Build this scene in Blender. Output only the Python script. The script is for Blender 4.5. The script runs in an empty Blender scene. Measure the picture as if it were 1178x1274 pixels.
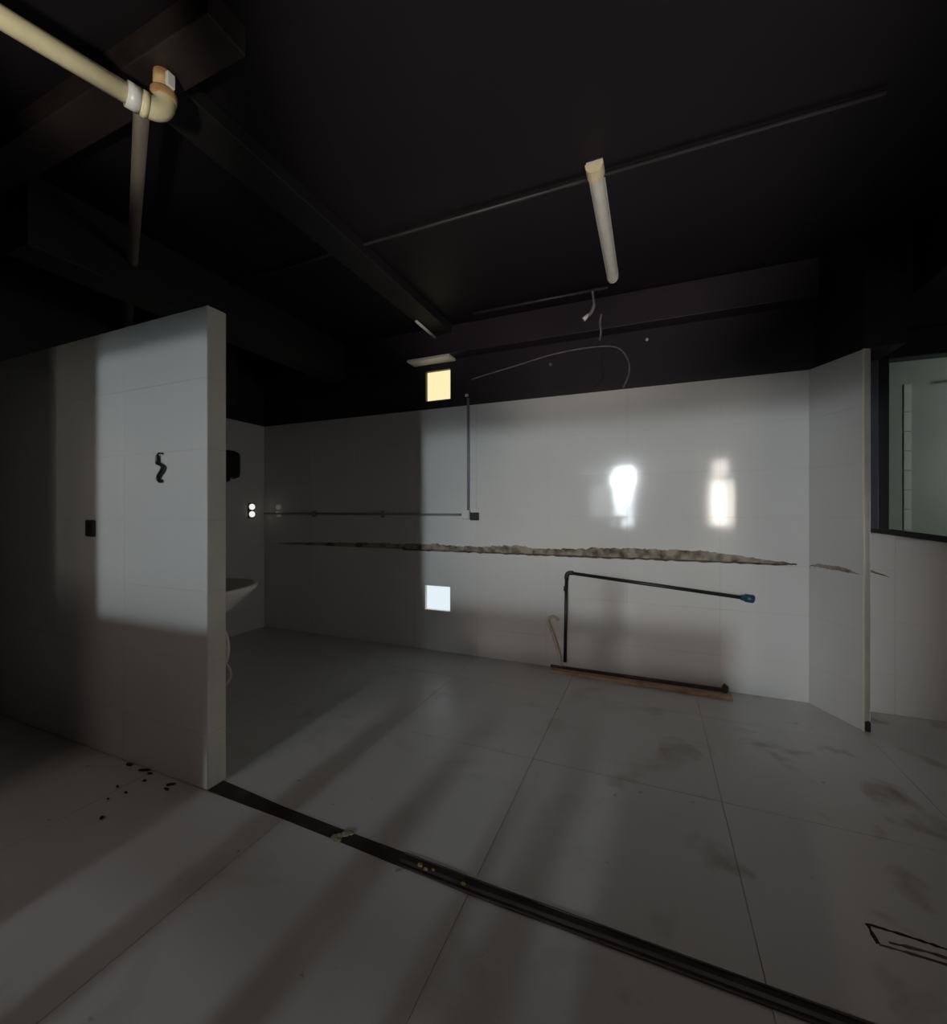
import bpy, bmesh, math, random
from mathutils import Vector, Matrix
random.seed(7)
S = bpy.context.scene
COL = S.collection
PI = math.pi

# ---------------------------------------------------------------- camera, world, exposure
EYE = 1.2
cam_d = bpy.data.cameras.new('camera')
cam_d.sensor_fit = 'AUTO'
cam_d.sensor_width = 36.0
cam_d.lens = 36.0 * 532.0 / 1274.0
cam_d.clip_start = 0.02
cam = bpy.data.objects.new('camera', cam_d)
COL.objects.link(cam)
cam.location = (0, 0, EYE)
cam.rotation_euler = (math.radians(90), 0, math.radians(22.6))
S.camera = cam

world = bpy.data.worlds.new('world')
S.world = world
world.use_nodes = True
world.node_tree.nodes['Background'].inputs[0].default_value = (0.9, 0.95, 1, 1)
world.node_tree.nodes['Background'].inputs[1].default_value = 0.02

S.view_settings.view_transform = 'Standard'
S.view_settings.look = 'None'
S.view_settings.exposure = 0.0
S.view_settings.gamma = 1.0
S.view_settings.use_curve_mapping = False

PANE_COOL = 400.0      # daylight in the glazed door far behind the camera
PANE_WARM = 34.0
PANE_DIM = 3.2
HOLE_LOW = 1.0
HOLE_HIGH = 1.0

def area_light(name, loc, target, sx, sy, power, color):
    d = bpy.data.lights.new(name, 'AREA')
    d.shape = 'RECTANGLE'; d.size = sx; d.size_y = sy
    d.energy = power; d.color = color
    o = bpy.data.objects.new(name, d)
    COL.objects.link(o)
    o.location = loc
    o.rotation_euler = (Vector(target) - Vector(loc)).to_track_quat('-Z', 'Y').to_euler()
    return o

# unseen soft warm fill light in the hall behind the camera
area_light('hall_fill', (1.5, -5.5, 2.9), (0.4, 3.0, 0.6), 3.0, 1.2, 6, (1.0, 0.80, 0.73))
# added warm fill for the lower walls and floor, hidden behind the lintel
area_light('warm_fill', (-2.3, -1.3, 2.3), (-1.4, 1.5, 0.2), 0.25, 0.25, 4.4, (1.0, 0.72, 0.66))
# small spot added behind the viewpoint to brighten the yellowed pipe
d = bpy.data.lights.new('pipe_fill', 'SPOT'); d.energy = 55; d.color = (1.0, 0.95, 0.84); d.spot_size = math.radians(30); d.spot_blend = 0.7; d.shadow_soft_size = 0.05
wl_ = bpy.data.objects.new('pipe_fill', d); COL.objects.link(wl_)
wl_.location = (-0.85, -0.12, 1.6); wl_.rotation_euler = (Vector((-1.54, 0.66, 2.52)) - wl_.location).to_track_quat('-Z', 'Y').to_euler()
# added warm spot, shines over the counter to brighten the rear wall
d = bpy.data.lights.new('wall_fill_spot', 'SPOT'); d.energy = 170; d.color = (1.0, 0.82, 0.75); d.spot_size = math.radians(24); d.spot_blend = 0.5; d.shadow_soft_size = 0.09
hs_ = bpy.data.objects.new('wall_fill_spot', d); COL.objects.link(hs_)
hs_.location = (-0.65, -5.0, 1.95); hs_.rotation_euler = (Vector((-0.05, 3.29, 0.75)) - hs_.location).to_track_quat('-Z', 'Y').to_euler()
# second added spot, aimed up to brighten the ceiling and tube lamp
d = bpy.data.lights.new('ceiling_fill', 'SPOT'); d.energy = 150; d.color = (1.0, 0.93, 0.86); d.spot_size = math.radians(58); d.spot_blend = 0.6; d.shadow_soft_size = 0.05
ul_ = bpy.data.objects.new('ceiling_fill', d); COL.objects.link(ul_)
ul_.location = (0.0, -0.14, 1.0); ul_.rotation_euler = (Vector((-0.35, 1.75, 2.73)) - ul_.location).to_track_quat('-Z', 'Y').to_euler()
# unseen side fill added for the left wall and partition end
area_light('side_fill', (5.1, 2.1, 0.85), (-3.0, 2.3, 0.9), 1.2, 0.8, 14.5, (1.0, 0.95, 0.90))
# fill light added in the back room behind the interior window
area_light('back_room_fill', (2.9, 3.75, 1.7), (1.75, 4.6, 1.55), 0.25, 1.6, 5.2, (0.95, 1.0, 0.96))

# ---------------------------------------------------------------- helpers
def obj(name, bm, mat=None, parent=None, smooth=False):
    me = bpy.data.meshes.new(name)
    bmesh.ops.recalc_face_normals(bm, faces=bm.faces)
    bm.to_mesh(me); bm.free()
    if mat: me.materials.append(mat)
    if smooth:
        for p in me.polygons: p.use_smooth = True
    o = bpy.data.objects.new(name, me)
    COL.objects.link(o)
    if parent:
        o.parent = parent
    return o

def thing(name, label, cat, group=None):
    o = bpy.data.objects.new(name, None)
    COL.objects.link(o)
    return tag(o, label, cat, group)

def tag(o, label, cat, group=None):
    o['label'] = label; o['category'] = cat
    if group: o['group'] = group
    return o

def struct(o):
    o['kind'] = 'structure'
    return o

def box(bm, x0, x1, y0, y1, z0, z1, bev=0.0):
    r = bmesh.ops.create_cube(bm, size=1.0)
    for v in r['verts']:
        v.co = Vector(((x0 + x1) / 2 + v.co.x * (x1 - x0), (y0 + y1) / 2 + v.co.y * (y1 - y0), (z0 + z1) / 2 + v.co.z * (z1 - z0)))
    if bev > 0:
        es = list({e for v in r['verts'] for e in v.link_edges})
        bmesh.ops.bevel(bm, geom=es, offset=bev, segments=2, affect='EDGES', profile=0.5)

def nb():
    return bmesh.new()

def boxo(name, x0, x1, y0, y1, z0, z1, mat, parent=None, bev=0.0):
    bm = nb(); box(bm, x0, x1, y0, y1, z0, z1, bev)
    return obj(name, bm, mat, parent)

def tube(bm, pts, r, n=12, cap=True):
    pts = [Vector(p) for p in pts]
    rs = r if isinstance(r, (list, tuple)) else [r] * len(pts)
    rings = []
    nrm = None
    for i, p in enumerate(pts):
        if i == 0: t = pts[1] - pts[0]
        elif i == len(pts) - 1: t = pts[-1] - pts[-2]
        else: t = (pts[i + 1] - p).normalized() + (p - pts[i - 1]).normalized()
        t.normalize()
        if nrm is None:
            nrm = t.orthogonal().normalized()
        else:
            nrm = (nrm - t * nrm.dot(t))
            nrm = nrm.normalized() if nrm.length > 1e-6 else t.orthogonal().normalized()
        b = t.cross(nrm)
        rings.append([bm.verts.new(p + (nrm * math.cos(2 * PI * k / n) + b * math.sin(2 * PI * k / n)) * rs[i]) for k in range(n)])
    for a, b in zip(rings, rings[1:]):
        for k in range(n):
            bm.faces.new((a[k], a[(k + 1) % n], b[(k + 1) % n], b[k]))
    if cap:
        bm.faces.new(rings[0][::-1]); bm.faces.new(rings[-1])

def smooth_path(pts, n=6):
    P = [Vector(p) for p in pts]
    P = [P[0] * 2 - P[1]] + P + [P[-1] * 2 - P[-2]]
    out = []
    for i in range(1, len(P) - 2):
        for k in range(n):
            t = k / n
            a, b, c, d = P[i - 1], P[i], P[i + 1], P[i + 2]
            out.append(0.5 * ((2 * b) + (c - a) * t + (2 * a - 5 * b + 4 * c - d) * t * t + (3 * b - a - 3 * c + d) * t ** 3))
    out.append(P[-2])
    return out

def bend(p0, corner, p1, r, n=8):
    a, c, b = Vector(p0), Vector(corner), Vector(p1)
    s = c + (a - c).normalized() * r; e = c + (b - c).normalized() * r
    return [(1 - t) ** 2 * s + 2 * t * (1 - t) * c + t * t * e for t in [i / n for i in range(n + 1)]]

# ---------------------------------------------------------------- materials
def mat(name, col, rough=0.6, metal=0.0, var=0.0, scale=6.0, bump=0.0, bscale=60.0, col2=None, spec=0.5, rvar=0.0, lo=0.35, hi=0.65, detail=6.0):
    m = bpy.data.materials.new(name); m.use_nodes = True
    N = m.node_tree.nodes; L = m.node_tree.links
    p = N['Principled BSDF']
    p.inputs['Roughness'].default_value = rough
    p.inputs['Metallic'].default_value = metal
    p.inputs['Specular IOR Level'].default_value = spec
    c = tuple(col) + (1,)
    g = N.new('ShaderNodeNewGeometry')
    if col2 is None:
        col2 = tuple(min(1, x * (1 - var)) for x in col)
    n = N.new('ShaderNodeTexNoise'); n.inputs['Scale'].default_value = scale; n.inputs['Detail'].default_value = detail
    L.new(g.outputs['Position'], n.inputs['Vector'])
    r = N.new('ShaderNodeValToRGB')
    r.color_ramp.elements[0].position = lo; r.color_ramp.elements[1].position = hi
    r.color_ramp.elements[0].color = c; r.color_ramp.elements[1].color = tuple(col2) + (1,)
    L.new(n.outputs['Fac'], r.inputs[0])
    L.new(r.outputs[0], p.inputs['Base Color'])
    if rvar > 0:
        mr = N.new('ShaderNodeMapRange'); mr.inputs[3].default_value = rough; mr.inputs[4].default_value = rough + rvar
        L.new(n.outputs['Fac'], mr.inputs[0]); L.new(mr.outputs[0], p.inputs['Roughness'])
    if bump > 0:
        n2 = N.new('ShaderNodeTexNoise'); n2.inputs['Scale'].default_value = bscale; n2.inputs['Detail'].default_value = 4
        L.new(g.outputs['Position'], n2.inputs['Vector'])
        b = N.new('ShaderNodeBump'); b.inputs['Strength'].default_value = bump; b.inputs['Distance'].default_value = 0.01
        L.new(n2.outputs['Fac'], b.inputs['Height']); L.new(b.outputs[0], p.inputs['Normal'])
    return m

def emit(name, col, s):
    m = bpy.data.materials.new(name); m.use_nodes = True
    N = m.node_tree.nodes; L = m.node_tree.links
    N.remove(N['Principled BSDF'])
    e = N.new('ShaderNodeEmission'); e.inputs[0].default_value = tuple(col) + (1,); e.inputs[1].default_value = s
    L.new(e.outputs[0], N['Material Output'].inputs[0])
    return m

def glass(name):
    m = bpy.data.materials.new(name); m.use_nodes = True
    N = m.node_tree.nodes; L = m.node_tree.links
    N.remove(N['Principled BSDF'])
    t = N.new('ShaderNodeBsdfTransparent'); t.inputs[0].default_value = (0.86, 0.89, 0.87, 1)
    g = N.new('ShaderNodeBsdfGlossy'); g.inputs['Roughness'].default_value = 0.03
    f = N.new('ShaderNodeFresnel'); f.inputs[0].default_value = 1.5
    x = N.new('ShaderNodeMixShader')
    L.new(f.outputs[0], x.inputs[0]); L.new(t.outputs[0], x.inputs[1]); L.new(g.outputs[0], x.inputs[2])
    L.new(x.outputs[0], N['Material Output'].inputs[0])
    return m

M = {}
M['tile'] = mat('white_wall_tile', (0.72, 0.72, 0.70), 0.05, var=0.06, scale=1.3, rvar=0.04, bump=0.006, bscale=5)
M['tile_toned'] = mat('toned_down_wall_tile', (0.60, 0.61, 0.595), 0.05, var=0.06, scale=1.3, rvar=0.04, bump=0.006, bscale=5)  # wall tile darkened to offset excess light on the partition front
M['tile_edge'] = mat('cream_edge_tile', (0.80, 0.77, 0.67), 0.30, var=0.12, scale=5)
M['grout'] = mat('grout', (0.60, 0.59, 0.56), 0.9, var=0.25, scale=9)
M['black'] = mat('black_painted_wall', (0.022, 0.015, 0.023), 0.6, var=0.4, scale=2.0, bump=0.05, bscale=25)
M['ceil'] = mat('black_painted_ceiling', (0.0095, 0.0072, 0.0090), 0.55, var=0.35, scale=1.2, bump=0.04, bscale=18, spec=0.3)
M['beam'] = mat('black_painted_beam', (0.011, 0.010, 0.011), 0.6, var=0.4, scale=3)
M['brownbeam'] = mat('soot_brown_beam', (0.026, 0.017, 0.016), 0.55, var=0.5, scale=7, bump=0.1, bscale=40)
M['hall'] = mat('hall_paint', (0.10, 0.095, 0.09), 0.7, var=0.2)
M['pvc'] = mat('yellowed_pvc', (0.74, 0.66, 0.42), 0.35, var=0.18, scale=9, bump=0.02)
M['rustpvc'] = mat('stained_pvc', (0.60, 0.40, 0.20), 0.45, col2=(0.36, 0.20, 0.07), scale=26)
M['whiteplast'] = mat('white_plastic', (0.72, 0.71, 0.68), 0.3, var=0.08)
M['dustpipe'] = mat('dusty_grey_pipe', (0.15, 0.125, 0.10), 0.6, var=0.3, scale=5)
M['tubecover'] = mat('tube_lamp_cover', (0.80, 0.78, 0.70), 0.4, var=0.12, scale=9)
M['tubecap'] = mat('yellowed_lamp_cap', (0.93, 0.78, 0.52), 0.4, var=0.2, scale=12)
M['blackplast'] = mat('black_plastic', (0.012, 0.012, 0.013), 0.35, var=0.2)
M['blackpipe'] = mat('black_iron_pipe', (0.020, 0.021, 0.023), 0.42, var=0.4, scale=12)
M['bluecap'] = mat('blue_pipe_cap', (0.02, 0.09, 0.17), 0.35, var=0.3, scale=20)
M['conduit'] = mat('lilac_grey_conduit', (0.27, 0.26, 0.33), 0.45, var=0.15)
M['darkconduit'] = mat('dust_black_conduit', (0.035, 0.032, 0.032), 0.5, var=0.4)
M['cable'] = mat('dusty_grey_cable', (0.22, 0.195, 0.20), 0.5, var=0.4, scale=20)
M['porcelain'] = mat('porcelain', (0.74, 0.72, 0.64), 0.15, var=0.05)
M['hose'] = mat('pale_hose', (0.58, 0.53, 0.42), 0.5, var=0.2, scale=20)
M['wood'] = mat('orange_timber', (0.66, 0.44, 0.28), 0.6, col2=(0.38, 0.24, 0.16), scale=9)
M['darkbase'] = mat('dark_rotted_board', (0.15, 0.09, 0.07), 0.75, col2=(0.08, 0.05, 0.04), scale=14)
M['moss'] = mat('mossy_lump', (0.10, 0.095, 0.035), 0.9, col2=(0.05, 0.05, 0.02), scale=30)
M['residue'] = mat('old_mortar_residue', (0.37, 0.33, 0.26), 0.9, col2=(0.085, 0.06, 0.042), scale=13, bump=0.4, bscale=60, lo=0.42, hi=0.66, detail=12.0)
M['darklip'] = mat('dark_glue_line', (0.055, 0.04, 0.035), 0.85, col2=(0.16, 0.12, 0.09), scale=15)
M['trackbase'] = mat('track_grime', (0.020, 0.017, 0.015), 0.8, col2=(0.06, 0.045, 0.04), scale=11, lo=0.5, hi=0.75)
M['trackrail'] = mat('rusty_track_rail', (0.035, 0.028, 0.024), 0.5, col2=(0.11, 0.085, 0.075), scale=6)
M['filler'] = mat('pale_filler', (0.40, 0.38, 0.28), 0.8, var=0.3, scale=30)
M['ochre'] = mat('ochre_crumb', (0.34, 0.24, 0.08), 0.8, var=0.4, scale=50)
M['darkscrap'] = mat('dark_scrap', (0.020, 0.015, 0.013), 0.9, var=0.3, scale=30)
M['frame'] = mat('blue_black_frame', (0.010, 0.010, 0.014), 0.45, var=0.3)
M['jamb'] = mat('blue_grey_jamb', (0.075, 0.08, 0.105), 0.4, var=0.25, scale=3)
M['backroom'] = mat('pale_back_room_wall', (0.46, 0.48, 0.45), 0.6, var=0.15, scale=2)
M['strip'] = mat('white_edge_strip', (0.75, 0.76, 0.72), 0.4, var=0.1, scale=6)
M['lens'] = emit('glint_disc', (1.0, 0.98, 0.90), 0.9)  # glow standing in for a reflected window
M['pane_dark'] = glass('window_glass')
M['pane_cool'] = emit('daylit_glass_cool', (0.86, 0.96, 1.0), PANE_COOL)
M['pane_low'] = emit('daylit_glass_low', (0.86, 0.96, 1.0), 24.0)
M['pane_mid'] = emit('daylit_glass_mid', (0.86, 0.96, 1.0), 58.0)
M['pane_high'] = emit('daylit_glass_high', (1.0, 0.92, 0.86), 25.0)
M['pane_warm'] = emit('daylit_glass_warm', (1.0, 0.93, 0.84), PANE_WARM)
M['pane_dim'] = emit('daylit_glass_dim', (0.86, 0.95, 1.0), PANE_DIM)
M['hole_low'] = emit('bright_opening_white', (0.78, 0.88, 0.93), HOLE_LOW)
M['hole_high'] = emit('bright_opening_cream', (1.0, 0.87, 0.50), HOLE_HIGH)

def floor_mat():
    m = bpy.data.materials.new('worn_floor_tile'); m.use_nodes = True
    N = m.node_tree.nodes; L = m.node_tree.links
    p = N['Principled BSDF']
    g = N.new('ShaderNodeNewGeometry')
    def noise(sc, det=6, dist=0.0):
        n = N.new('ShaderNodeTexNoise'); n.inputs['Scale'].default_value = sc; n.inputs['Detail'].default_value = det
        n.inputs['Distortion'].default_value = dist
        L.new(g.outputs['Position'], n.inputs['Vector']); return n
    def ramp(n, a, b, ca, cb):
        r = N.new('ShaderNodeValToRGB')
        r.color_ramp.elements[0].position = a; r.color_ramp.elements[1].position = b
        r.color_ramp.elements[0].color = ca; r.color_ramp.elements[1].color = cb
        L.new(n.outputs['Fac'], r.inputs[0]); return r
    base = ramp(noise(1.1), 0.3, 0.7, (0.68, 0.68, 0.67, 1), (0.61, 0.605, 0.585, 1))
    st = ramp(noise(3.4, 9, 0.5), 0.56, 0.70, (0, 0, 0, 1), (1, 1, 1, 1))
    stc = N.new('ShaderNodeMix'); stc.data_type = 'RGBA'
    stc.inputs[7].default_value = (0.20, 0.155, 0.105, 1)
    f = N.new('ShaderNodeMath'); f.operation = 'MULTIPLY'
    sx = N.new('ShaderNodeSeparateXYZ'); L.new(g.outputs['Position'], sx.inputs[0])
    wx = N.new('ShaderNodeMapRange'); wx.inputs[1].default_value = -0.4; wx.inputs[2].default_value = 0.5
    wx.inputs[3].default_value = 0.22; wx.inputs[4].default_value = 0.85
    L.new(sx.outputs[0], wx.inputs[0]); L.new(wx.outputs[0], f.inputs[1])
    L.new(st.outputs[0], f.inputs[0]); L.new(f.outputs[0], stc.inputs[0]); L.new(base.outputs[0], stc.inputs[6])
    sp = ramp(noise(16, 4), 0.70, 0.76, (0, 0, 0, 1), (1, 1, 1, 1))
    f2 = N.new('ShaderNodeMath'); f2.operation = 'MULTIPLY'; f2.inputs[1].default_value = 0.6
    spc = N.new('ShaderNodeMix'); spc.data_type = 'RGBA'
    spc.inputs[7].default_value = (0.12, 0.095, 0.07, 1)
    L.new(sp.outputs[0], f2.inputs[0]); L.new(f2.outputs[0], spc.inputs[0]); L.new(stc.outputs[2], spc.inputs[6])
    L.new(spc.outputs[2], p.inputs['Base Color'])
    mr = N.new('ShaderNodeMapRange'); mr.inputs[3].default_value = 0.24; mr.inputs[4].default_value = 0.42
    L.new(noise(1.7).outputs['Fac'], mr.inputs[0]); L.new(mr.outputs[0], p.inputs['Roughness'])
    return m
M['floor'] = floor_mat()

# ---------------------------------------------------------------- tiles
_tile_cache = {}
def tile_mesh(w, h, t, m):
    k = (round(w, 4), round(h, 4), t, m.name)
    if k not in _tile_cache:
        bm = nb(); c = min(0.0006, w / 4, h / 4)
        b = [bm.verts.new((x, y, 0)) for x, y in ((0, 0), (w, 0), (w, h), (0, h))]
        md = [bm.verts.new((x, y, t - c)) for x, y in ((0, 0), (w, 0), (w, h), (0, h))]
        tp = [bm.verts.new((x, y, t)) for x, y in ((c, c), (w - c, c), (w - c, h - c), (c, h - c))]
        for i in range(4):
            j = (i + 1) % 4
            bm.faces.new((b[i], b[j], md[j], md[i])); bm.faces.new((md[i], md[j], tp[j], tp[i]))
        bm.faces.new(tp); bm.faces.new(b[::-1])
        bmesh.ops.recalc_face_normals(bm, faces=bm.faces)
        me = bpy.data.meshes.new('tile'); bm.to_mesh(me); bm.free(); me.materials.append(m)
        _tile_cache[k] = me
    return _tile_cache[k]

def put_tile(parent, o, u, v, a0, a1, b0, b1, m, t=0.0018, gap=0.0010, tilt=0.0004):
    w, h = a1 - a0 - gap, b1 - b0 - gap
    if w < 0.006 or h < 0.006: return
    u = Vector(u).normalized(); v = Vector(v).normalized(); n = u.cross(v)
    ob = bpy.data.objects.new('tile', tile_mesh(w, h, t, m)); COL.objects.link(ob)
    R = Matrix((u, v, n)).transposed().to_4x4()
    T = Matrix.Translation(Vector(o) + u * (a0 + gap / 2) + v * (b0 + gap / 2))
    ob.matrix_world = T @ R @ Matrix.Rotation(random.gauss(0, tilt), 4, 'X') @ Matrix.Rotation(random.gauss(0, tilt), 4, 'Y')
    ob.parent = parent
    return ob

def cells(lo, hi, phase, step):
    k = math.ceil((lo - phase) / step + 1e-6)
    xs = [lo]
    while phase + k * step < hi - 1e-6:
        x = phase + k * step
        if x - xs[-1] > 0.012: xs.append(x)
        k += 1
    xs.append(hi)
    return list(zip(xs, xs[1:]))

def tile_wall(parent, o, u, v, ulo, uhi, vlo, vhi, up, us, vp, vs, m, holes=(), **kw):
    for a0, a1 in cells(ulo, uhi, up, us):
        for b0, b1 in cells(vlo, vhi, vp, vs):
            rects = [(a0, a1, b0, b1)]
            for hx0, hx1, hz0, hz1 in holes:
                nr = []
                for (p, q, r, s) in rects:
                    if hx0 >= q or hx1 <= p or hz0 >= s or hz1 <= r:
                        nr.append((p, q, r, s)); continue
                    if hz0 > r: nr.append((p, q, r, hz0))
                    if hz1 < s: nr.append((p, q, hz1, s))
                    r2, s2 = max(r, hz0), min(s, hz1)
                    if hx0 > p: nr.append((p, hx0, r2, s2))
                    if hx1 < q: nr.append((hx1, q, r2, s2))
                rects = nr
            for (p, q, r, s) in rects:
                put_tile(parent, o, u, v, p, q, r, s, m, **kw)

# ---------------------------------------------------------------- setting
T = 0.0018
TW, TH = 0.59, 0.3095
ZT = 2.094                      # top of the tiling
ZC = 2.73                       # ceiling
XL, XR = -3.74, 5.2
YB = 3.29                       # tiled face of the rear wall
YP0, YP1, XP = 1.262, 1.351, -1.77

# floor: a bed with separate tiles, and a recessed track between two rows
fl = struct(boxo('floor', XL - 0.1, XR + 0.1, -1.2, 5.2, -0.12, -0.003, M['grout']))
FT = 0.80
for a0, a1 in cells(XL, XR, -0.531, FT):
    for b0, b1 in ((-1.17, -0.37), (-0.37, 0.43), (0.43, 1.258), (1.288, 2.03), (2.03, 2.83), (2.83, YB)):
        put_tile(fl, (0, 0, -0.003), (1, 0, 0), (0, 1, 0), a0, a1, b0, b1, M['floor'], t=0.003, gap=0.0022, tilt=0.0003)
hall_floor = struct(boxo('floor_hall', -6, 6, -14.6, -1.2, -0.12, -0.002, M['hall']))
struct(boxo('ceiling', XL - 0.2, XR + 0.1, -0.5, 5.2, ZC, ZC + 0.12, M['ceil']))
struct(boxo('ceiling_hall', -6, 6, -14.6, -0.5, 3.6, 3.7, M['hall']))

# rear wall with two square openings, black paint above the tiles
H1 = (-1.834, -1.580, 0.344, 0.566)
H2 = (-1.828, -1.578, 2.160, 2.430)
bm = nb()
def wall_x(bm, x0, x1, y0, y1, z0, z1, holes):
    xs = sorted({x0, x1, *[h[0] for h in holes], *[h[1] for h in holes]})
    zs = sorted({z0, z1, *[h[2] for h in holes], *[h[3] for h in holes]})
    for a, b in zip(xs, xs[1:]):
        for c, d in zip(zs, zs[1:]):
            if any(a >= h[0] - 1e-6 and b <= h[1] + 1e-6 and c >= h[2] - 1e-6 and d <= h[3] + 1e-6 for h in holes): continue
            box(bm, a, b, y0, y1, c, d)
wall_x(bm, XL - 0.1, 1.20, YB + T, YB + 0.14, 0, ZT, [H1])
wb = struct(obj('wall_back', bm, M['grout']))
tile_wall(wb, (0, YB + T, 0), (1, 0, 0), (0, 0, 1), XL, 1.20, 0, ZT, -0.164, TW, 0.236, TH, M['tile'], [H1])
bm = nb(); wall_x(bm, XL - 0.1, 1.20, YB + 0.004, YB + 0.14, ZT, ZC, [H2])
obj('painted_upper_wall', bm, M['black'], wb)

for i, (H, mm) in enumerate(((H1, 'hole_low'), (H2, 'hole_high'))):
    w = boxo('window_%d' % (i + 1), H[0], H[1], YB + 0.035, YB + 0.045, H[2], H[3], M[mm])
    struct(w)
    bm = nb(); t = 0.006
    for x0, x1, z0, z1 in ((H[0], H[0] + t, H[2], H[3]), (H[1] - t, H[1], H[2], H[3]), (H[0] + t, H[1] - t, H[2], H[2] + t), (H[0] + t, H[1] - t, H[3] - t, H[3])):
        box(bm, x0, x1, YB + 0.001, YB + 0.034, z0, z1)
    obj('window_reveal', bm, M['tile_edge'] if i == 0 else M['darkconduit'], w)

# left wall
wl = struct(boxo('wall_left', XL - 0.12, XL - T, -0.3, YB + 0.14, 0, ZT, M['grout']))
tile_wall(wl, (XL - T, 0, 0), (0, 1, 0), (0, 0, 1), YP1, YB, 0, ZT, YB, TW, 0.236, TH, M['tile'])
boxo('painted_upper_wall', XL - 0.12, XL - 0.004, -0.3, YB + 0.14, ZT, ZC, M['black'], wl)

# free standing partition
wp = struct(boxo('wall_partition', XL, XP - T, YP0 + T, YP1 - T, 0, ZT - T, M['grout']))
tile_wall(wp, (0, YP0 + T, 0), (1, 0, 0), (0, 0, 1), XL, XP, 0, ZT, XP, TW, 0.236, TH, M['tile_toned'])
tile_wall(wp, (0, YP1 - T, 0), (-1, 0, 0), (0, 0, 1), -XP, -XL, 0, ZT, -XP, TW, 0.236, TH, M['tile'])
tile_wall(wp, (XP - T, 0, 0), (0, 1, 0), (0, 0, 1), YP0 + T, YP1 - T, 0, ZT, 0.5, 5, 0.236, TH, M['tile_edge'])
tile_wall(wp, (0, 0, ZT - T), (1, 0, 0), (0, 1, 0), XL, XP, YP0 + T, YP1 - T, XP, TW, 0.5, 5, M['tile'])

# slanted wing wall at the end of the rear wall
p0, p1 = Vector((0.912, YB, 0)), Vector((1.074, 2.980, 0))
u = (p1 - p0).normalized(); n = u.cross(Vector((0, 0, 1))); Lw = (p1 - p0).length
if n.x > 0: n = -n
ww = bpy.data.objects.new('wall_wing', None); COL.objects.link(ww); struct(ww)
bm = nb()
q = [p0 - n * T, p1 - n * T, p1 - n * 0.035, p0 - n * 0.035 + Vector((0.02, 0, 0))]
lo = [bm.verts.new(x) for x in q]; hi = [bm.verts.new(x + Vector((0, 0, ZT - 0.004))) for x in q]
bm.faces.new(lo[::-1]); bm.faces.new(hi)
for i in range(4): bm.faces.new((lo[i], lo[(i + 1) % 4], hi[(i + 1) % 4], hi[i]))
obj('wing_core', bm, M['grout'], ww)
tile_wall(ww, p0 - n * T, u, (0, 0, 1), 0.002, Lw - 0.010, 0, ZT, 5, 9, 0.236, TH, M['tile'])
bm = nb()
e0 = p1 - u * 0.009
q = [e0 + n * 0.002, p1 + n * 0.002, p1 - n * 0.037, e0 - n * 0.037]
lo = [bm.verts.new(x) for x in q]; hi = [bm.verts.new(x + Vector((0, 0, ZT))) for x in q]
bm.faces.new(lo[::-1]); bm.faces.new(hi)
for i in range(4): bm.faces.new((lo[i], lo[(i + 1) % 4], hi[(i + 1) % 4], hi[i]))
obj('edge_strip', bm, M['tile_edge'], ww)
# black box-out above the wing
bm = nb()
q = [Vector((1.02, YB, 0)), p0 + Vector((0.03, -0.05, 0)), p1 + Vector((0.0, 0.0, 0)), Vector((1.25, 2.98, 0)), Vector((1.25, YB, 0))]
lo = [bm.verts.new(x + Vector((0, 0, ZT + 0.006))) for x in q]; hi = [bm.verts.new(x + Vector((0, 0, ZC - ZT - 0.004)) + Vector((0, 0, ZT))) for x in q]
bm.faces.new(lo[::-1]); bm.faces.new(hi)
for i in range(5): bm.faces.new((lo[i], lo[(i + 1) % 5], hi[(i + 1) % 5], hi[i]))
struct(obj('ceiling_column', bm, M['beam']))

# wall under / around the interior window at the right
wr = struct(boxo('wall_right', 1.20, XR, YB + T, YB + 0.14, 0, 0.90, M['grout']))
bm = nb()
q = [(1.20, 0.90), (1.9, 0.90), (1.9, 0.965), (1.20, 1.09)]
f0 = [bm.verts.new((x, YB + T, z)) for x, z in q]; f1 = [bm.verts.new((x, YB + 0.14, z)) for x, z in q]
bm.faces.new(f0); bm.faces.new(f1[::-1])
for i in range(4): bm.faces.new((f0[i], f0[(i + 1) % 4], f1[(i + 1) % 4], f1[i]))
obj('wall_core', bm, M['grout'], wr)
for a0, a1, top in ((1.20, 1.33, 1.07), (1.33, 1.606, 1.035), (1.606, 1.9, 0.985), (1.9, 2.5, 2.094), (2.5, 5.2, 2.094)):
    for b0, b1 in cells(0, top, 0.236, TH):
        put_tile(wr, (0, YB + T, 0), (1, 0, 0), (0, 0, 1), a0, a1, b0, b1, M['tile'])
boxo('painted_upper_wall', 1.20, 1.9, YB + 0.004, YB + 0.14, 2.25, ZC, M['black'], wr)
boxo('painted_upper_wall', 1.9, XR, YB + 0.01, YB + 0.14, 0.9, ZC, M['black'], wr)
struct(boxo('wall_right_side', XR, XR + 0.1, -1.2, 5.2, 0, ZC, M['hall']))

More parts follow.
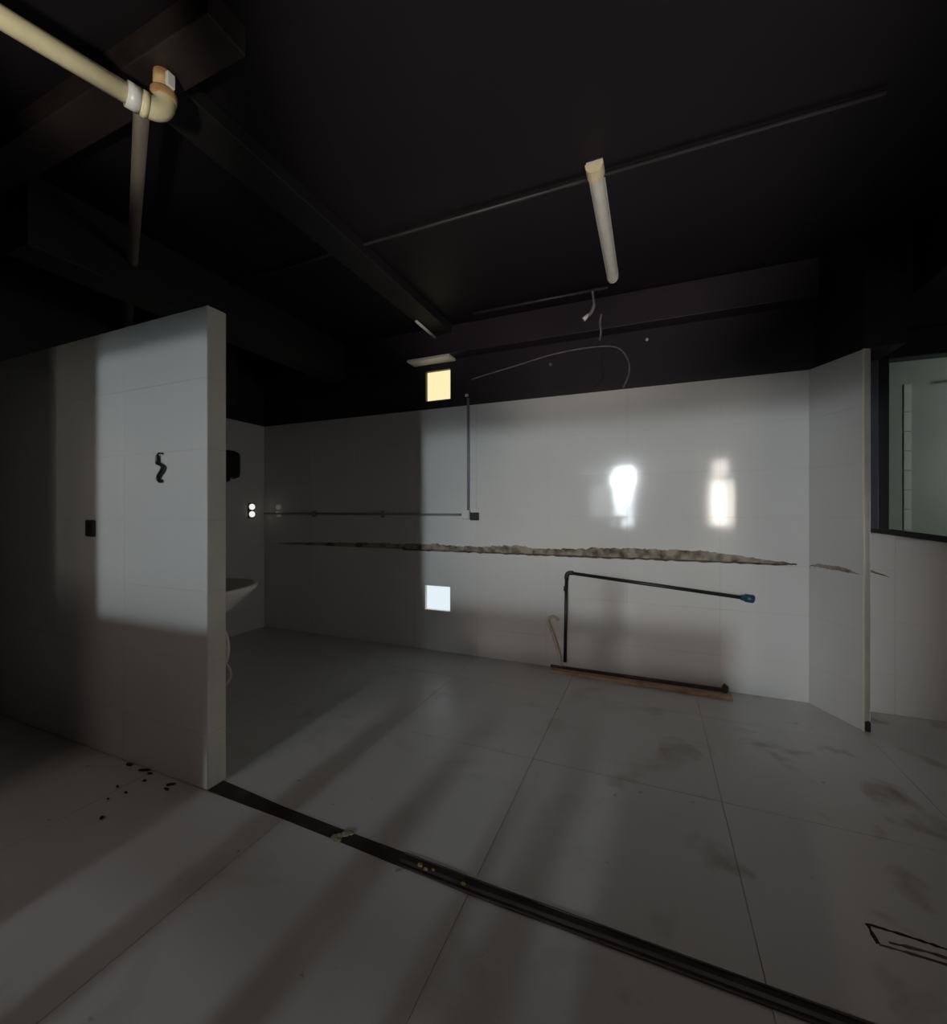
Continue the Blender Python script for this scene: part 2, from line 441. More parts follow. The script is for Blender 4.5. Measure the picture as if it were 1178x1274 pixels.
w3 = bpy.data.objects.new('window_3', None); COL.objects.link(w3); struct(w3)
bm = nb(); box(bm, 1.200, 1.242, YB - 0.03, YB + 0.10, 1.08, ZC - 0.002, 0.003); obj('window_jamb', bm, M['jamb'], w3)
bm = nb(); box(bm, 1.243, 1.294, YB - 0.022, YB + 0.08, 1.08, 2.20, 0.003); obj('window_stile', bm, M['frame'], w3)
bm = nb(); box(bm, 1.243, 1.86, YB - 0.022, YB + 0.08, 2.104, 2.26, 0.003); obj('window_head', bm, M['frame'], w3)
bm = nb(); box(bm, 1.86, 1.91, YB - 0.022, YB + 0.08, 0.98, 2.26, 0.003); obj('window_stile', bm, M['frame'], w3)
bm = nb()
q = [(1.185, 1.085), (1.92, 0.965), (1.92, 1.005), (1.30, 1.099), (1.185, 1.104)]
f0 = [bm.verts.new((x, YB - 0.045, z)) for x, z in q]; f1 = [bm.verts.new((x, YB + 0.12, z)) for x, z in q]
bm.faces.new(f0); bm.faces.new(f1[::-1])
for i in range(5): bm.faces.new((f0[i], f0[(i + 1) % 5], f1[(i + 1) % 5], f1[i]))
obj('window_sill', bm, M['frame'], w3)
bm = nb()
q = [(1.28, 1.09), (1.87, 0.99), (1.87, 2.12), (1.28, 2.12)]
f0 = [bm.verts.new((x, YB + 0.03, z)) for x, z in q]; f1 = [bm.verts.new((x, YB + 0.036, z)) for x, z in q]
bm.faces.new(f0); bm.faces.new(f1[::-1])
for i in range(4): bm.faces.new((f0[i], f0[(i + 1) % 4], f1[(i + 1) % 4], f1[i]))
obj('window_glass', bm, M['pane_dark'], w3)

# the room behind that window
wk = struct(boxo('wall_back_room', 0.6, 5.2, 4.6, 4.7, 0, ZC, M['backroom']))
pil = [0.0, 0.62, 1.05, 1.22, 1.38, 1.54, 1.70, 1.86, 2.02, 2.25]
for a, b in zip(pil, pil[1:]):
    bm = nb(); box(bm, 1.910, 1.958, 4.592, 4.6, a + 0.003, b - 0.003, 0.002); obj('edge_tile', bm, M['strip'], wk)
bm = nb(); tube(bm, [(2.10, 4.58, 2.235), (2.6, 4.58, 2.26)], 0.008, 8)  # white rod painting the reflection of a tube lamp
tag(obj('wall_conduit', bm, M['strip'], smooth=True), 'thin white rod for a tube lamp reflection, seen through the dark framed window', 'rod')

# ---- what stands behind the camera: the front opening, the far glazed doors
wf = struct(boxo('wall_front', XL - 0.1, -2.45, -0.27, -0.17, 0, ZC, M['hall']))
boxo('wall_return', 1.05, XR, -0.27, -0.17, 0, ZC, M['hall'], wf)
boxo('wall_lintel', -2.45, 1.05, -0.27, -0.17, 2.05, ZC, M['hall'], wf)
boxo('wall_lintel', -5.9, 5.9, -0.62, -0.50, ZC, 3.6, M['hall'], wf)
far = struct(boxo('wall_far', -6, 6, -14.6, -14.5, 0, 3.6, M['hall']))
struct(boxo('wall_hall_left', -6, -5.9, -14.6, -0.5, 0, 3.6, M['hall']))
struct(boxo('wall_hall_right', 5.9, 6, -14.6, -0.5, 0, 3.6, M['hall']))
for nm, x0, x1, z0, z1, mm in (('door_1', -1.53, -0.85, 1.6, 2.4, 'pane_mid'), ('window_7', -1.50, -0.90, 2.46, 3.10, 'pane_cool'), ('door_4', -1.60, -0.78, 0.55, 1.52, 'pane_low'), ('door_2', 2.38, 2.95, 0.6, 2.55, 'pane_warm'), ('door_3', 3.12, 3.38, 0.6, 2.55, 'pane_warm'),
                               ('window_6', 2.45, 2.95, 2.75, 3.4, 'pane_high'), ('window_4', -2.7, -1.75, 0.9, 2.5, 'pane_dim'), ('window_5', -3.2, -1.65, 2.95, 3.2, 'pane_dim')):
    d = struct(boxo(nm, x0, x1, -14.49, -14.46, z0, z1, M[mm]))
    bm = nb()
    for a, b, c, e in ((x0 - 0.06, x0, z0 - 0.06, z1 + 0.06), (x1, x1 + 0.06, z0 - 0.06, z1 + 0.06), (x0, x1, z0 - 0.06, z0), (x0, x1, z1, z1 + 0.06)):
        box(bm, a, b, -14.5, -14.42, c, e)
    obj(('door' if nm[0] == 'd' else 'window') + '_frame', bm, M['frame'], d)

struct(boxo('blocker_column', -0.04, 0.90, -6.15, -5.9, 0, 3.6, M['hall']))  # unseen column added to block light from the far doors
struct(boxo('wall_low_blocker', 0.06, 1.05, -0.27, -0.17, 0, 0.44, M['hall']))  # unseen low wall added to keep door light off the floor
ct = thing('serving_counter', 'long dark counter on square posts standing behind the viewpoint', 'counter')
boxo('counter_body', -2.6, 0.14, -0.46, -0.34, 0.45, 0.90, M['hall'], ct)
boxo('counter_panel', -0.27, 0.04, -0.44, -0.36, 0.0, 0.45, M['hall'], ct)
boxo('counter_panel', -2.6, -1.71, -0.44, -0.36, 0.0, 0.45, M['hall'], ct)
for x, w in ((-1.36, 0.12), (-0.92, 0.12), (-0.60, 0.06), (-0.42, 0.05)):
    boxo('leg', x - w / 2, x + w / 2, -0.44, -0.36, 0, 0.45, M['hall'], ct)
boxo('stretcher', -1.71, -0.25, -0.42, -0.38, 0.235, 0.265, M['hall'], ct)

ts = thing('shadow_stand', 'slim T-shaped stand added behind the long dark counter for its shadow', 'stand')  # unseen stand added to throw a shadow on the rear wall
boxo('crossbar', -0.60, -0.37, -0.63, -0.57, 1.075, 1.135, M['hall'], ts)
boxo('post', -0.528, -0.442, -0.63, -0.57, 0.02, 1.075, M['hall'], ts)
boxo('base', -0.64, -0.34, -0.70, -0.50, 0.0, 0.02, M['hall'], ts)

# ---------------------------------------------------------------- ceiling beams
def beam(x0, x1, y0, y1, z0, mt, z1=ZC):
    bm = nb(); box(bm, x0, x1, y0, y1, z0, z1 - 0.001, 0.004)
    return struct(obj('ceiling_beam', bm, M[mt]))
beam(-5.9 + 2.3, -1.18, 0.84, 0.97, 2.635, 'brownbeam')
beam(XL + 0.01, 0.93, YB - 0.13, YB - 0.002, 2.50, 'black')
beam(-1.68, -1.50, 0.98, YB - 0.14, 2.66, 'beam')
beam(-2.78, -2.58, 1.00, YB - 0.14, 2.40, 'beam')
beam(1.35, 1.60, -0.25, YB - 0.14, 2.42, 'beam')
bm = nb(); box(bm, -3.62, -3.25, 2.3, 2.6, ZT + 0.03, ZC - 0.002, 0.01)
struct(obj('ceiling_column', bm, M['beam']))

# ---------------------------------------------------------------- yellowed waste pipe at the top left
wp_ = thing('waste_pipe', 'thick yellowed plastic pipe ending in an elbow below the black ceiling', 'pipe')
A, B = Vector((-1.76, -0.06, 2.5)), Vector((-1.478, 0.905, 2.5))
dr = (B - A).normalized()
bm = nb(); tube(bm, [A, B - dr * 0.07], 0.029, 20); obj('pipe_run', bm, M['pvc'], wp_, True)
C = B
path = bend(B - dr * 0.09, C, C + Vector((0, 0, 0.09)), 0.055, 10)
bm = nb(); tube(bm, [B - dr * 0.075] + path + [C + Vector((0, 0, 0.075))], 0.0335, 20); obj('elbow', bm, M['pvc'], wp_, True)
bm = nb(); tube(bm, [B - dr * 0.098, B - dr * 0.066], 0.0365, 20); obj('socket_collar', bm, M['whiteplast'], wp_, True)
bm = nb(); tube(bm, [B - dr * 0.060, B - dr * 0.045], 0.0375, 20); obj('socket_rim', bm, M['pvc'], wp_, True)
bm = nb(); tube(bm, [C + Vector((0, 0, z)) for z in (0.046, 0.052, 0.072, 0.078)], [0.034, 0.0375, 0.0375, 0.034], 20); obj('stained_collar', bm, M['rustpvc'], wp_, True)
bm = nb(); tube(bm, [C + Vector((0, 0, 0.07)), C + Vector((0, 0, 0.165))], 0.029, 20); obj('riser', bm, M['rustpvc'], wp_, True)
bm = nb(); box(bm, C.x + 0.026, C.x + 0.04, C.y - 0.012, C.y + 0.012, 2.58, 2.625, 0.002)
obj('bracket_tab', bm, M['whiteplast'], wp_)

bm = nb(); tube(bm, [(-1.585, 0.90, 2.55), (XL - 0.02, 2.04, 2.55)], 0.0225, 16)
tag(obj('ceiling_pipe', bm, M['dustpipe'], smooth=True), 'thin dusty grey-brown pipe running from the yellowed elbow down behind the partition', 'pipe')

# ---------------------------------------------------------------- tube lamp
tl = thing('tube_lamp', 'unlit white tube lamp with a yellowed end cap under the black ceiling', 'lamp')
def half_round(bm, y0, y1, w, h, z, x, n=10):
    ra, rb = [], []
    for i in range(n + 1):
        a = PI * i / n
        px, pz = x - math.cos(a) * w / 2, z - math.sin(a) * h
        ra.append(bm.verts.new((px, y0, pz))); rb.append(bm.verts.new((px, y1, pz)))
    for i in range(n): bm.faces.new((ra[i], ra[i + 1], rb[i + 1], rb[i]))
    bm.faces.new((ra[0], rb[0], rb[-1], ra[-1])); bm.faces.new(ra); bm.faces.new(rb[::-1])
bm = nb(); half_round(bm, 1.975, 2.86, 0.066, 0.036, 2.712, -0.23); obj('diffuser', bm, M['tubecover'], tl)
bm = nb(); half_round(bm, 1.91, 1.978, 0.078, 0.044, 2.713, -0.23); obj('end_cap', bm, M['tubecap'], tl)
bm = nb(); half_round(bm, 2.857, 2.89, 0.070, 0.040, 2.713, -0.23); obj('end_cap', bm, M['tubecover'], tl)
bm = nb(); box(bm, -0.265, -0.195, 1.92, 2.88, 2.712, 2.7295); obj('back_plate', bm, M['whiteplast'], tl)

# conduits across the ceiling
bm = nb(); tube(bm, [(-3.6, 1.995, 2.712), (0.78, 1.995, 2.712)], 0.009, 10)
tag(obj('ceiling_conduit', bm, M['darkconduit'], smooth=True), 'long thin conduit crossing the ceiling behind the near end of the tube lamp', 'conduit')
bm = nb(); tube(bm, [(-1.25, 3.0, 2.71), (-0.27, 3.0, 2.71)], 0.010, 10)
tag(obj('ceiling_conduit', bm, M['darkconduit'], smooth=True), 'short thin conduit on the ceiling beyond the far end of the tube lamp', 'conduit')
bm = nb(); tube(bm, [(-1.645, 2.82, 2.645), (-1.655, 3.15, 2.645)], 0.011, 10)
tag(obj('ceiling_conduit', bm, M['whiteplast'], smooth=True), 'short pale conduit piece above the cream lit opening', 'conduit')
bm = nb(); tube(bm, [(-2.86, 2.64, 2.70), (-2.87, 3.02, 2.70)], 0.012, 10)
tag(obj('ceiling_conduit', bm, M['cable'], smooth=True), 'short dull conduit piece above the left end of the tiled rear wall', 'conduit')
bm = nb(); box(bm, -1.93, -1.53, YB - 0.135, YB - 0.005, 2.478, 2.4985, 0.003)  # pale colour stands for light from the opening on the beam underside
tag(obj('lit_underside', bm, M['strip']), 'pale strip painting the lit underside of the black beam above the cream opening', 'strip')

# ---------------------------------------------------------------- bits on the black upper wall
bm = nb(); tube(bm, smooth_path([(-1.38, 3.282, 2.305), (-1.283, 3.28, 2.322), (-1.007, 3.278, 2.365), (-0.686, 3.275, 2.416), (-0.387, 3.275, 2.425), (-0.229, 3.275, 2.395), (-0.157, 3.276, 2.294), (-0.152, 3.278, 2.195), (-0.19, 3.28, 2.10)]), 0.0055, 8)
tag(obj('wall_cable', bm, M['cable'], smooth=True), 'thin cable looping across the black upper wall to the tile edge', 'cable')
hk = thing('ceiling_hook', 'pale bent hook hanging from the ceiling past the tube lamp', 'hook')
bm = nb(); tube(bm, smooth_path([(-0.372, 3.0, 2.71), (-0.366, 3.0, 2.655), (-0.362, 3.0, 2.605), (-0.385, 2.998, 2.555), (-0.425, 2.995, 2.525)]), [0.008] * 12 + [0.012] * 13, 8); obj('hook_stem', bm, M['cable'], hk, True)
bm = nb(); tube(bm, [(-0.398, 2.996, 2.548), (-0.43, 2.994, 2.518)], [0.012, 0.016], 10); obj('hook_tip', bm, M['strip'], hk, True)
bm = nb(); tube(bm, smooth_path([(-0.33, 3.145, 2.60), (-0.338, 3.145, 2.54), (-0.332, 3.145, 2.48), (-0.34, 3.145, 2.42)]), 0.007, 8)
tag(obj('hanging_cord', bm, M['cable'], smooth=True), 'short cord end hanging down below the pale hook', 'cord')
bm = nb(); tube(bm, smooth_path([(-0.40, 3.28, 2.13), (-0.335, 3.28, 2.17), (-0.33, 3.28, 2.26), (-0.335, 3.28, 2.37)]), 0.007, 8)
tag(obj('wall_cable', bm, M['darkconduit'], smooth=True), 'dark cable stub standing inside the cable loop on the upper wall', 'cable')
def plug(x, z, r, lab, m):
    bm = nb(); tube(bm, [(x, YB + 0.004, z), (x, YB - 0.012, z - 0.004), (x, YB - 0.03, z - 0.014)], [r, r, r * 0.6], 10)
    tag(obj('wall_plug', bm, M[m], smooth=True), lab, 'plug')
plug(-0.03, 2.43, 0.011, 'small pale plug stub on the black wall, set apart beyond the cable loop', 'strip')
plug(-1.428, 2.18, 0.013, 'small pale plug at the top of the vertical wall conduit', 'strip')
plug(-0.72, 2.345, 0.014, 'grey plug stub below the middle of the looping cable', 'cable')

# ---------------------------------------------------------------- conduit run and switch on the rear wall
wc = thing('wall_conduit', 'lilac-grey conduit running across and up the tiled rear wall', 'conduit')
y = YB - 0.011
bm = nb(); tube(bm, [(XL + 0.02, y, 1.184), (-1.47, y, 1.178)], 0.010, 10); obj('horizontal_run', bm, M['conduit'], wc, True)
bm = nb(); tube(bm, [(-1.413, y, 1.215), (-1.413, y, 2.15)], 0.011, 10); obj('vertical_run', bm, M['conduit'], wc, True)
for x in (-3.06, -2.26):
    bm = nb(); box(bm, x - 0.016, x + 0.016, YB - 0.026, YB - 0.0005, 1.150, 1.212, 0.004); obj('clip', bm, M['conduit'], wc)
jb = thing('junction_box', 'small pale junction box where the two conduit runs meet', 'box')
bm = nb(); box(bm, -1.468, -1.395, YB - 0.030, YB - 0.0005, 1.140, 1.215, 0.006); obj('box_body', bm, M['whiteplast'], jb)
bm = nb(); box(bm, -1.460, -1.403, YB - 0.034, YB - 0.0301, 1.148, 1.207, 0.001); obj('cover', bm, M['whiteplast'], jb)
so = thing('wall_socket', 'square black socket beside the pale junction box on the rear wall', 'socket')
bm = nb(); box(bm, -1.392, -1.318, YB - 0.016, YB - 0.0005, 1.130, 1.196, 0.004); obj('socket_plate', bm, M['blackplast'], so)
for dx in (-0.012, 0.012):
    bm = nb(); tube(bm, [(-1.355 + dx, YB - 0.0155, 1.163), (-1.355 + dx, YB - 0.018, 1.163)], 0.004, 8); obj('socket_pin', bm, M['darkconduit'], so)

# partition fittings
so = thing('wall_socket', 'small black upright socket on the shaded front of the partition', 'socket')
bm = nb(); box(bm, -2.655, -2.590, YP0 - 0.018, YP0 - 0.0005, 1.075, 1.160, 0.006); obj('socket_plate', bm, M['blackplast'], so)
bm = nb(); box(bm, -2.642, -2.603, YP0 - 0.022, YP0 - 0.0181, 1.092, 1.143, 0.002); obj('rocker', bm, M['blackplast'], so)
bm = nb(); tube(bm, smooth_path([(-2.055, 1.255, 1.466), (-2.082, 1.252, 1.468), (-2.087, 1.250, 1.446), (-2.086, 1.249, 1.424), (-2.066, 1.248, 1.418), (-2.046, 1.247, 1.405), (-2.054, 1.248, 1.388), (-2.074, 1.249, 1.370), (-2.083, 1.250, 1.353), (-2.072, 1.251, 1.340), (-2.055, 1.252, 1.342)]), [0.004] * 9 + [0.0075] * 52, 8)
tag(obj('wall_hook', bm, M['blackplast'], smooth=True), 'black S-shaped bent hook on the lit front of the partition', 'hook')

# ---------------------------------------------------------------- wash basin behind the partition
wbn = thing('wash_basin', 'white wall-hung wash basin on the back of the partition', 'basin')
bm = nb()
cx, y0, n = -2.19, YP1 + 0.0005, 28
def dshape(s, z, off=0.0):
    out = []
    for i in range(n):
        a = PI * i / (n - 1)
        out.append(bm.verts.new((cx + math.cos(a) * 0.27 * s, y0 + max(0, math.sin(a)) ** 0.75 * 0.46 * s + off, z)))
    return out
prof = [(0.34, 0.60), (0.50, 0.635), (0.72, 0.69), (0.90, 0.75), (1.0, 0.79), (1.0, 0.806), (0.97, 0.81), (0.86, 0.805), (0.82, 0.79), (0.70, 0.73), (0.45, 0.69), (0.15, 0.68)]
rings = [dshape(s_, z, 0.0 if k < 7 else 0.05 * (1 - (k - 7) * 0.05)) for k, (s_, z) in enumerate(prof)]
for a, b in zip(rings, rings[1:]):
    for i in range(n - 1): bm.faces.new((a[i], a[i + 1], b[i + 1], b[i]))
    bm.faces.new((a[-1], a[0], b[0], b[-1]))
bm.faces.new(rings[0][::-1]); bm.faces.new(rings[-1])
obj('bowl', bm, M['porcelain'], wbn, True)
bm = nb(); tube(bm, smooth_path([(-2.13, 1.50, 0.66), (-2.13, 1.50, 0.48), (-2.12, 1.46, 0.42), (-2.10, 1.42, 0.46), (-2.08, YP1 + 0.02, 0.50)]), 0.02, 12); obj('drain_trap', bm, M['whiteplast'], wbn, True)
bm = nb(); tube(bm, smooth_path([(-2.13, 1.39, 0.80), (-2.13, 1.39, 0.90), (-2.13, 1.44, 0.93), (-2.13, 1.50, 0.91)]), 0.012, 10); obj('tap', bm, M['jamb'], wbn, True)
bm = nb(); tube(bm, smooth_path([(-2.00, YP1 + 0.03, 0.66), (-1.945, 1.46, 0.62), (-1.930, 1.48, 0.55), (-1.945, 1.48, 0.46), (-1.99, 1.44, 0.37), (-2.02, 1.40, 0.30)]), 0.011, 10)
obj('supply_hose', bm, M['whiteplast'], wbn, True)
bm = nb(); tube(bm, smooth_path([(-1.96, YP1 + 0.012, 0.49), (-1.88, YP1 + 0.05, 0.50), (-1.838, YP1 + 0.07, 0.45), (-1.85, YP1 + 0.06, 0.39), (-1.92, YP1 + 0.02, 0.37)]), 0.008, 10)
tag(obj('hose_loop', bm, M['hose'], smooth=True), 'small pale hose loop low at the rear edge of the partition', 'hose')

# black hand dryer on the left wall
hd = thing('hand_dryer', 'black rounded box on the short tiled left wall', 'dryer')
bm = nb(); box(bm, XL + 0.0005, XL + 0.11, 2.66, 2.945, 1.515, 1.785, 0.05); obj('dryer_body', bm, M['blackplast'], hd, True)
bm = nb(); tube(bm, [(XL + 0.07, 2.80, 1.530), (XL + 0.09, 2.80, 1.49)], [0.03, 0.026], 14); obj('nozzle', bm, M['blackplast'], hd, True)

# glowing discs added in place of a window reflection on the left wall
tw = thing('twin_glints', 'small twin glowing discs added for a reflection on the left tiled wall near the corner', 'glint')
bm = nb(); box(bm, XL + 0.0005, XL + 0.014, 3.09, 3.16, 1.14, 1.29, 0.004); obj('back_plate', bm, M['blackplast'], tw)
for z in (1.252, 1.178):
    bm = nb(); tube(bm, [(XL + 0.0141, 3.125, z), (XL + 0.026, 3.125, z), (XL + 0.032, 3.125, z)], [0.030, 0.030, 0.018], 16); obj('glint_disc', bm, M['lens'], tw, True)

# ---------------------------------------------------------------- black water pipe with a blue cap
bp = thing('water_pipe', 'black bent water pipe with a blue end on the rear wall', 'pipe')
y = YB - 0.02
bm = nb(); tube(bm, [(-0.608, y, 0.06), (-0.596, y, 0.712)], 0.0125, 14); obj('riser', bm, M['blackpipe'], bp, True)
bm = nb(); tube(bm, [(-0.555, y, 0.737), (0.545, y - 0.03, 0.643)], 0.0125, 14); obj('sloping_run', bm, M['blackpipe'], bp, True)
bm = nb(); tube(bm, [(-0.597, y, 0.69)] + bend((-0.596, y, 0.68), (-0.595, y, 0.742), (-0.54, y, 0.737), 0.035) + [(-0.545, y, 0.738)], 0.0165, 14); obj('elbow', bm, M['blackpipe'], bp, True)
bm = nb(); tube(bm, [(-0.602, y, 0.60), (-0.6015, y, 0.635)], 0.0165, 14); obj('coupling', bm, M['blackpipe'], bp, True)
bm = nb(); tube(bm, [(0.535, y - 0.03, 0.644), (0.556, y - 0.03, 0.642), (0.56, y - 0.03, 0.642), (0.606, y - 0.031, 0.638), (0.612, y - 0.031, 0.637)], [0.017, 0.019, 0.026, 0.027, 0.02], 16); obj('end_cap', bm, M['bluecap'], bp, True)

bm = nb(); tube(bm, smooth_path([(-0.655, 3.27, 0.375), (-0.70, 3.275, 0.395), (-0.735, 3.275, 0.365), (-0.715, 3.27, 0.30), (-0.685, 3.265, 0.22), (-0.655, 3.262, 0.13), (-0.635, 3.26, 0.03)]), 0.011, 10)
tag(obj('floor_hose', bm, M['hose'], smooth=True), 'pale curled hose stub leaning at the wall beside the black pipe', 'hose')

# batten and skirting at the foot of the rear wall
def batten():
    bm = nb()
    pts = [(-0.70, 3.205), (-0.3, 3.192), (0.1, 3.178), (0.477, 3.162)]
    prev = None
    for i, (x, yy) in enumerate(pts):
        w, h = 0.032, 0.018
        r = [bm.verts.new((x, yy - w, 0.0005)), bm.verts.new((x, yy + w, 0.0005)), bm.verts.new((x, yy + w - 0.003, h)), bm.verts.new((x, yy - w + 0.003, h))]
        if prev:
            for k in range(4): bm.faces.new((prev[k], prev[(k + 1) % 4], r[(k + 1) % 4], r[k]))
        else: bm.faces.new(r[::-1])
        prev = r
    bm.faces.new(prev)
    return obj('timber_batten', bm, M['wood'])
tag(batten(), 'narrow orange timber batten lying on the floor along the rear wall', 'batten')
bm = nb(); box(bm, -0.72, 0.455, YB - 0.018, YB - 0.0005, 0, 0.022, 0.004)
sk = struct(obj('baseboard_back', bm, M['darkbase']))
bm = nb(); bmesh.ops.create_icosphere(bm, subdivisions=2, radius=0.03)
for v in bm.verts: v.co = Vector((0.452, YB - 0.03, 0.028)) + Vector((v.co.x * 0.6, v.co.y * 0.7, v.co.z * 1.0 )) * random.uniform(0.85, 1.2)
tag(obj('moss_lump', bm, M['moss'], smooth=True), 'small mossy lump at the end of the dark skirting', 'lump')
bm = nb(); box(bm, 1.077, 1.103, 2.975, 3.0, 0, 0.055, 0.006)
tag(obj('rubber_stop', bm, M['darkscrap']), 'small black stop at the foot of the slanted wing wall', 'stop')

# ---------------------------------------------------------------- torn mortar line across the walls
def residue(name, x0, x1, fx, z_lo, z_hi, taper0, taper1, n, parent=None):
    bm = nb()
    rows = []
    wob = 0.9
    for i in range(n + 1):
        t = i / n
        wob = min(1.05, max(0.7, wob + random.gauss(0, 0.06)))
        d = fx(t)
        k = min(1, t / taper0 if taper0 else 1, (1 - t) / taper1 if taper1 else 1)
        a = z_lo(t) + random.gauss(0, 0.0015)
        hgt = (z_hi(t) - z_lo(t)) * (0.15 + 0.85 * k) * wob
        r = []
        for j in range(5):
            s_ = j / 4
            out = 0.0 if j in (0, 4) else random.uniform(0.0015, 0.0045) * (1.5 if j == 1 else 0.8)
            r.append(bm.verts.new(d[0] + d[1] * (out + 0.0008) + Vector((0, 0, a + hgt * s_))))
        rows.append(r)
    for a, b in zip(rows, rows[1:]):
        for j in range(4):
            bm.faces.new((a[j], b[j], b[j + 1], a[j + 1]))
    return obj(name, bm, M['residue'], parent)
def bx(t): return Vector((-3.55 + t * 4.40, YB, 0)), Vector((0, -1, 0))
tr = struct(residue('trim_1', 0, 1, bx, lambda t: 0.868 - 0.004 * t + 0.012 * max(0, 0.35 - t), lambda t: 0.905 + 0.030 * min(1, max(0, (t - 0.15) / 0.4)), 0.06, 0.12, 300))
bm = nb()
pts = []
for i in range(90):
    x = -2.05 + i * 2.85 / 89
    pts.append((x, YB - 0.002, 0.866 - 0.003 * i / 89 + random.gauss(0, 0.0014)))
tube(bm, pts, [random.uniform(0.004, 0.0095) for _ in pts], 6); obj('dark_lip', bm, M['darklip'], tr)

def wing_at(t): return p0 + u * (0.01 + t * 0.31), n_wing
n_wing = Vector((u.y, -u.x, 0))
struct(residue('trim_2', 0, 1, wing_at, lambda t: 0.862 - 0.006 * t, lambda t: 0.885, 0.2, 0.3, 26))
def right_at(t): return Vector((1.10 + t * 0.20, YB, 0)), Vector((0, -1, 0))
struct(residue('trim_3', 0, 1, right_at, lambda t: 0.88 - 0.07 * t, lambda t: 0.892 - 0.06 * t, 0.2, 0.5, 16))

# ---------------------------------------------------------------- floor track left by the removed partition
ft = thing('floor_track', 'dark rusty track sunk in the floor running on from the end of the partition', 'track')
def strip(bm, left, right, z0, z1):
    prev = None
    for (x, a), (x2, b) in zip(left, right):
        r = [bm.verts.new((x, a, z0)), bm.verts.new((x2, b, z0)), bm.verts.new((x2, b, z1)), bm.verts.new((x, a, z1))]
        if prev:
            for k in range(4): bm.faces.new((prev[k], prev[(k + 1) % 4], r[(k + 1) % 4], r[k]))
        else: bm.faces.new(r[::-1])
        prev = r
    bm.faces.new(prev)
X = [-1.765, -1.4, -1.1, -0.8, -0.5, 0.0, 0.5, 1.2, 2.4]
LO = [1.262, 1.258, 1.250, 1.240, 1.232, 1.232, 1.230, 1.226, 1.220]
HI = [1.335, 1.312, 1.302, 1.298, 1.292, 1.288, 1.284, 1.282, 1.280]
bm = nb(); strip(bm, list(zip(X, LO)), list(zip(X, HI)), -0.0028, 0.0010); obj('track_bed', bm, M['trackbase'], ft)
i0 = 3
bm = nb(); strip(bm, [(x, a) for x, a in zip(X[i0:], LO[i0:])], [(x, a + 0.006) for x, a in zip(X[i0:], LO[i0:])], -0.002, 0.0035); obj('track_rail', bm, M['trackrail'], ft)
bm = nb(); strip(bm, [(x, a - 0.005) for x, a in zip(X[i0:], HI[i0:])], [(x, a) for x, a in zip(X[i0:], HI[i0:])], -0.002, 0.003); obj('track_rail', bm, M['trackrail'], ft)
bm = nb(); strip(bm, [(x, a + 0.017) for x, a in zip(X[i0:], LO[i0:])], [(x, a + 0.030) for x, a in zip(X[i0:], LO[i0:])], -0.002, 0.002)
obj('track_web', bm, mat('dull_track_metal', (0.13, 0.11, 0.10), 0.45, col2=(0.05, 0.042, 0.04), scale=5), ft)
def chunk(bm, c, r, sq=0.5, seed=0):
    rr = random.Random(seed)
    g = bmesh.ops.create_icosphere(bm, subdivisions=1, radius=1.0)
    for v in g['verts']:
        v.co = Vector(c) + Vector((v.co.x * r[0], v.co.y * r[1], v.co.z * r[2])) * rr.uniform(0.7, 1.15)
bm = nb()
for q_, c_ in enumerate(((-1.075, 1.258), (-1.066, 1.272), (-1.052, 1.286), (-1.040, 1.298), (-1.062, 1.250))):
    chunk(bm, (c_[0], c_[1], 0.002), (0.020, 0.016, 0.006), seed=70 + q_)
tag(obj('filler_patch', bm, M['filler']), 'pale lump of filler bridging the floor track near the partition', 'patch')
CR = ((-0.725, 1.268, 0.009, 'ochre crumb in the floor track, nearest of its row to the pale filler patch'),
      (-0.700, 1.262, 0.007, 'ochre crumb in the floor track, middle one of the close row of three'),
      (-0.675, 1.268, 0.006, 'smallest ochre crumb in the floor track, last of the close row of three'),
      (-0.560, 1.258, 0.008, 'single ochre crumb in the floor track set apart from the row of three'))
for i, (x, yy, r, lab) in enumerate(CR):
    bm = nb(); chunk(bm, (x, yy, 0.004), (r * 1.3, r, r * 0.7), seed=i)
    tag(obj('ochre_crumb', bm, M['ochre']), lab, 'crumb', 'ochre crumbs in the floor track')

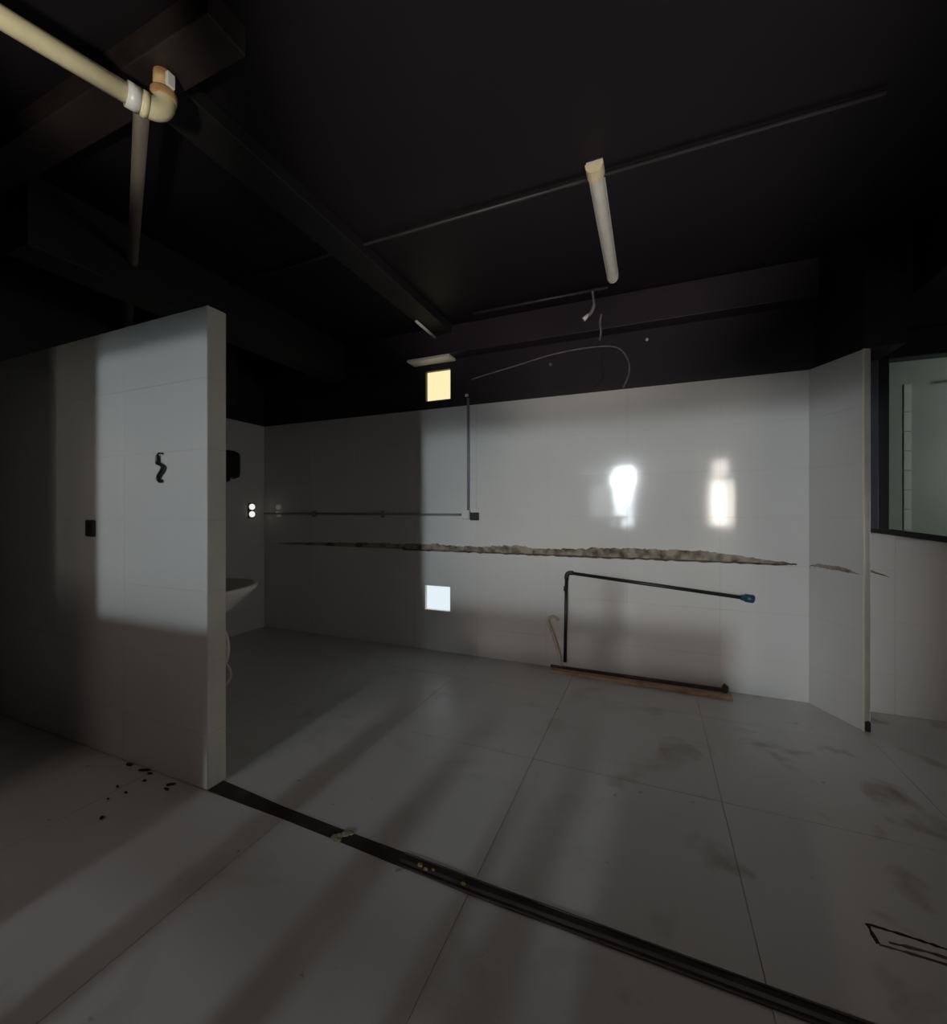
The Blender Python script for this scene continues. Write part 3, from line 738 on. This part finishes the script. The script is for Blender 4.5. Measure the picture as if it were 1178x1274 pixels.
# scraps along the foot of the partition
SC = ((-2.285, 1.243, 0.016, 1.4, 'dark scrap at the partition foot, farthest from the free end of the wall'),
      (-2.170, 1.243, 0.014, 2.4, 'long dark scrap at the partition foot, middle of the row against the wall'),
      (-2.120, 1.238, 0.012, 1.6, 'short dark scrap touching the long scrap at the partition foot'),
      (-2.085, 1.195, 0.010, 1.0, 'round dark scrap just out from the long scrap at the partition foot'),
      (-1.952, 1.222, 0.013, 1.9, 'dark scrap at the partition foot, closest of all to its free end'),
      (-1.935, 1.195, 0.009, 2.6, 'thin slanting dark scrap just in front of the scrap nearest the free end'),
      (-2.070, 1.115, 0.009, 1.1, 'dark scrap on the open floor, second of the loose trail away from the wall'),
      (-2.150, 1.125, 0.009, 1.3, 'dark scrap on the open floor, first of the loose trail away from the wall'),
      (-1.985, 0.985, 0.011, 1.2, 'dark scrap lying farthest out on the floor from the partition foot'),
      (-2.090, 1.060, 0.006, 1.0, 'tiniest dark scrap in the loose trail out from the partition foot'))
for i, (x, yy, r, q_, lab) in enumerate(SC):
    bm = nb(); chunk(bm, (0, 0, 0.004), (r * q_, r * 0.7, 0.006), seed=40 + i)
    o = tag(obj('dark_scrap', bm, M['darkscrap']), lab, 'scrap', 'dark scraps at the foot of the partition')
    o.location = (x, yy, 0); o.rotation_euler = (0, 0, random.uniform(-0.6, 0.6))

# rectangular glue mark on the floor
gm = thing('glue_mark', 'dark rectangular outline of dried glue on the open floor beyond the track', 'mark')
def smear(pts, w, name, m, seed):
    rr = random.Random(seed); bm = nb(); prev = None
    P = []
    for a, b in zip(pts, pts[1:]):
        k = max(2, int((Vector(b) - Vector(a)).length / 0.012))
        P += [Vector(a).lerp(Vector(b), i / k) for i in range(k)]
    P.append(Vector(pts[-1]))
    for i, p in enumerate(P):
        t = (P[min(i + 1, len(P) - 1)] - P[max(i - 1, 0)]).normalized(); nn = Vector((-t.y, t.x, 0))
        ww_ = w * rr.uniform(0.45, 1.2)
        r = [bm.verts.new(p + nn * ww_ + Vector((0, 0, 0.0004))), bm.verts.new(p + Vector((0, 0, rr.uniform(0.0012, 0.003)))), bm.verts.new(p - nn * ww_ + Vector((0, 0, 0.0004)))]
        if prev:
            for k in range(2): bm.faces.new((prev[k], prev[k + 1], r[k + 1], r[k]))
        prev = r
    return obj(name, bm, M[m], gm)
smear([(0.580, 1.590, 0), (0.66, 1.588, 0), (0.80, 1.578, 0), (1.02, 1.57, 0)], 0.0055, 'glue_line', 'darkscrap', 1)
smear([(0.580, 1.590, 0), (0.580, 1.555, 0), (0.582, 1.527, 0)], 0.006, 'glue_line', 'darkscrap', 2)
smear([(0.582, 1.527, 0), (0.66, 1.529, 0), (0.80, 1.527, 0), (1.02, 1.52, 0)], 0.005, 'glue_line', 'darklip', 3)
smear([(0.61, 1.545, 0), (0.69, 1.552, 0), (0.78, 1.550, 0), (0.9, 1.545, 0)], 0.006, 'glue_line', 'darklip', 4)
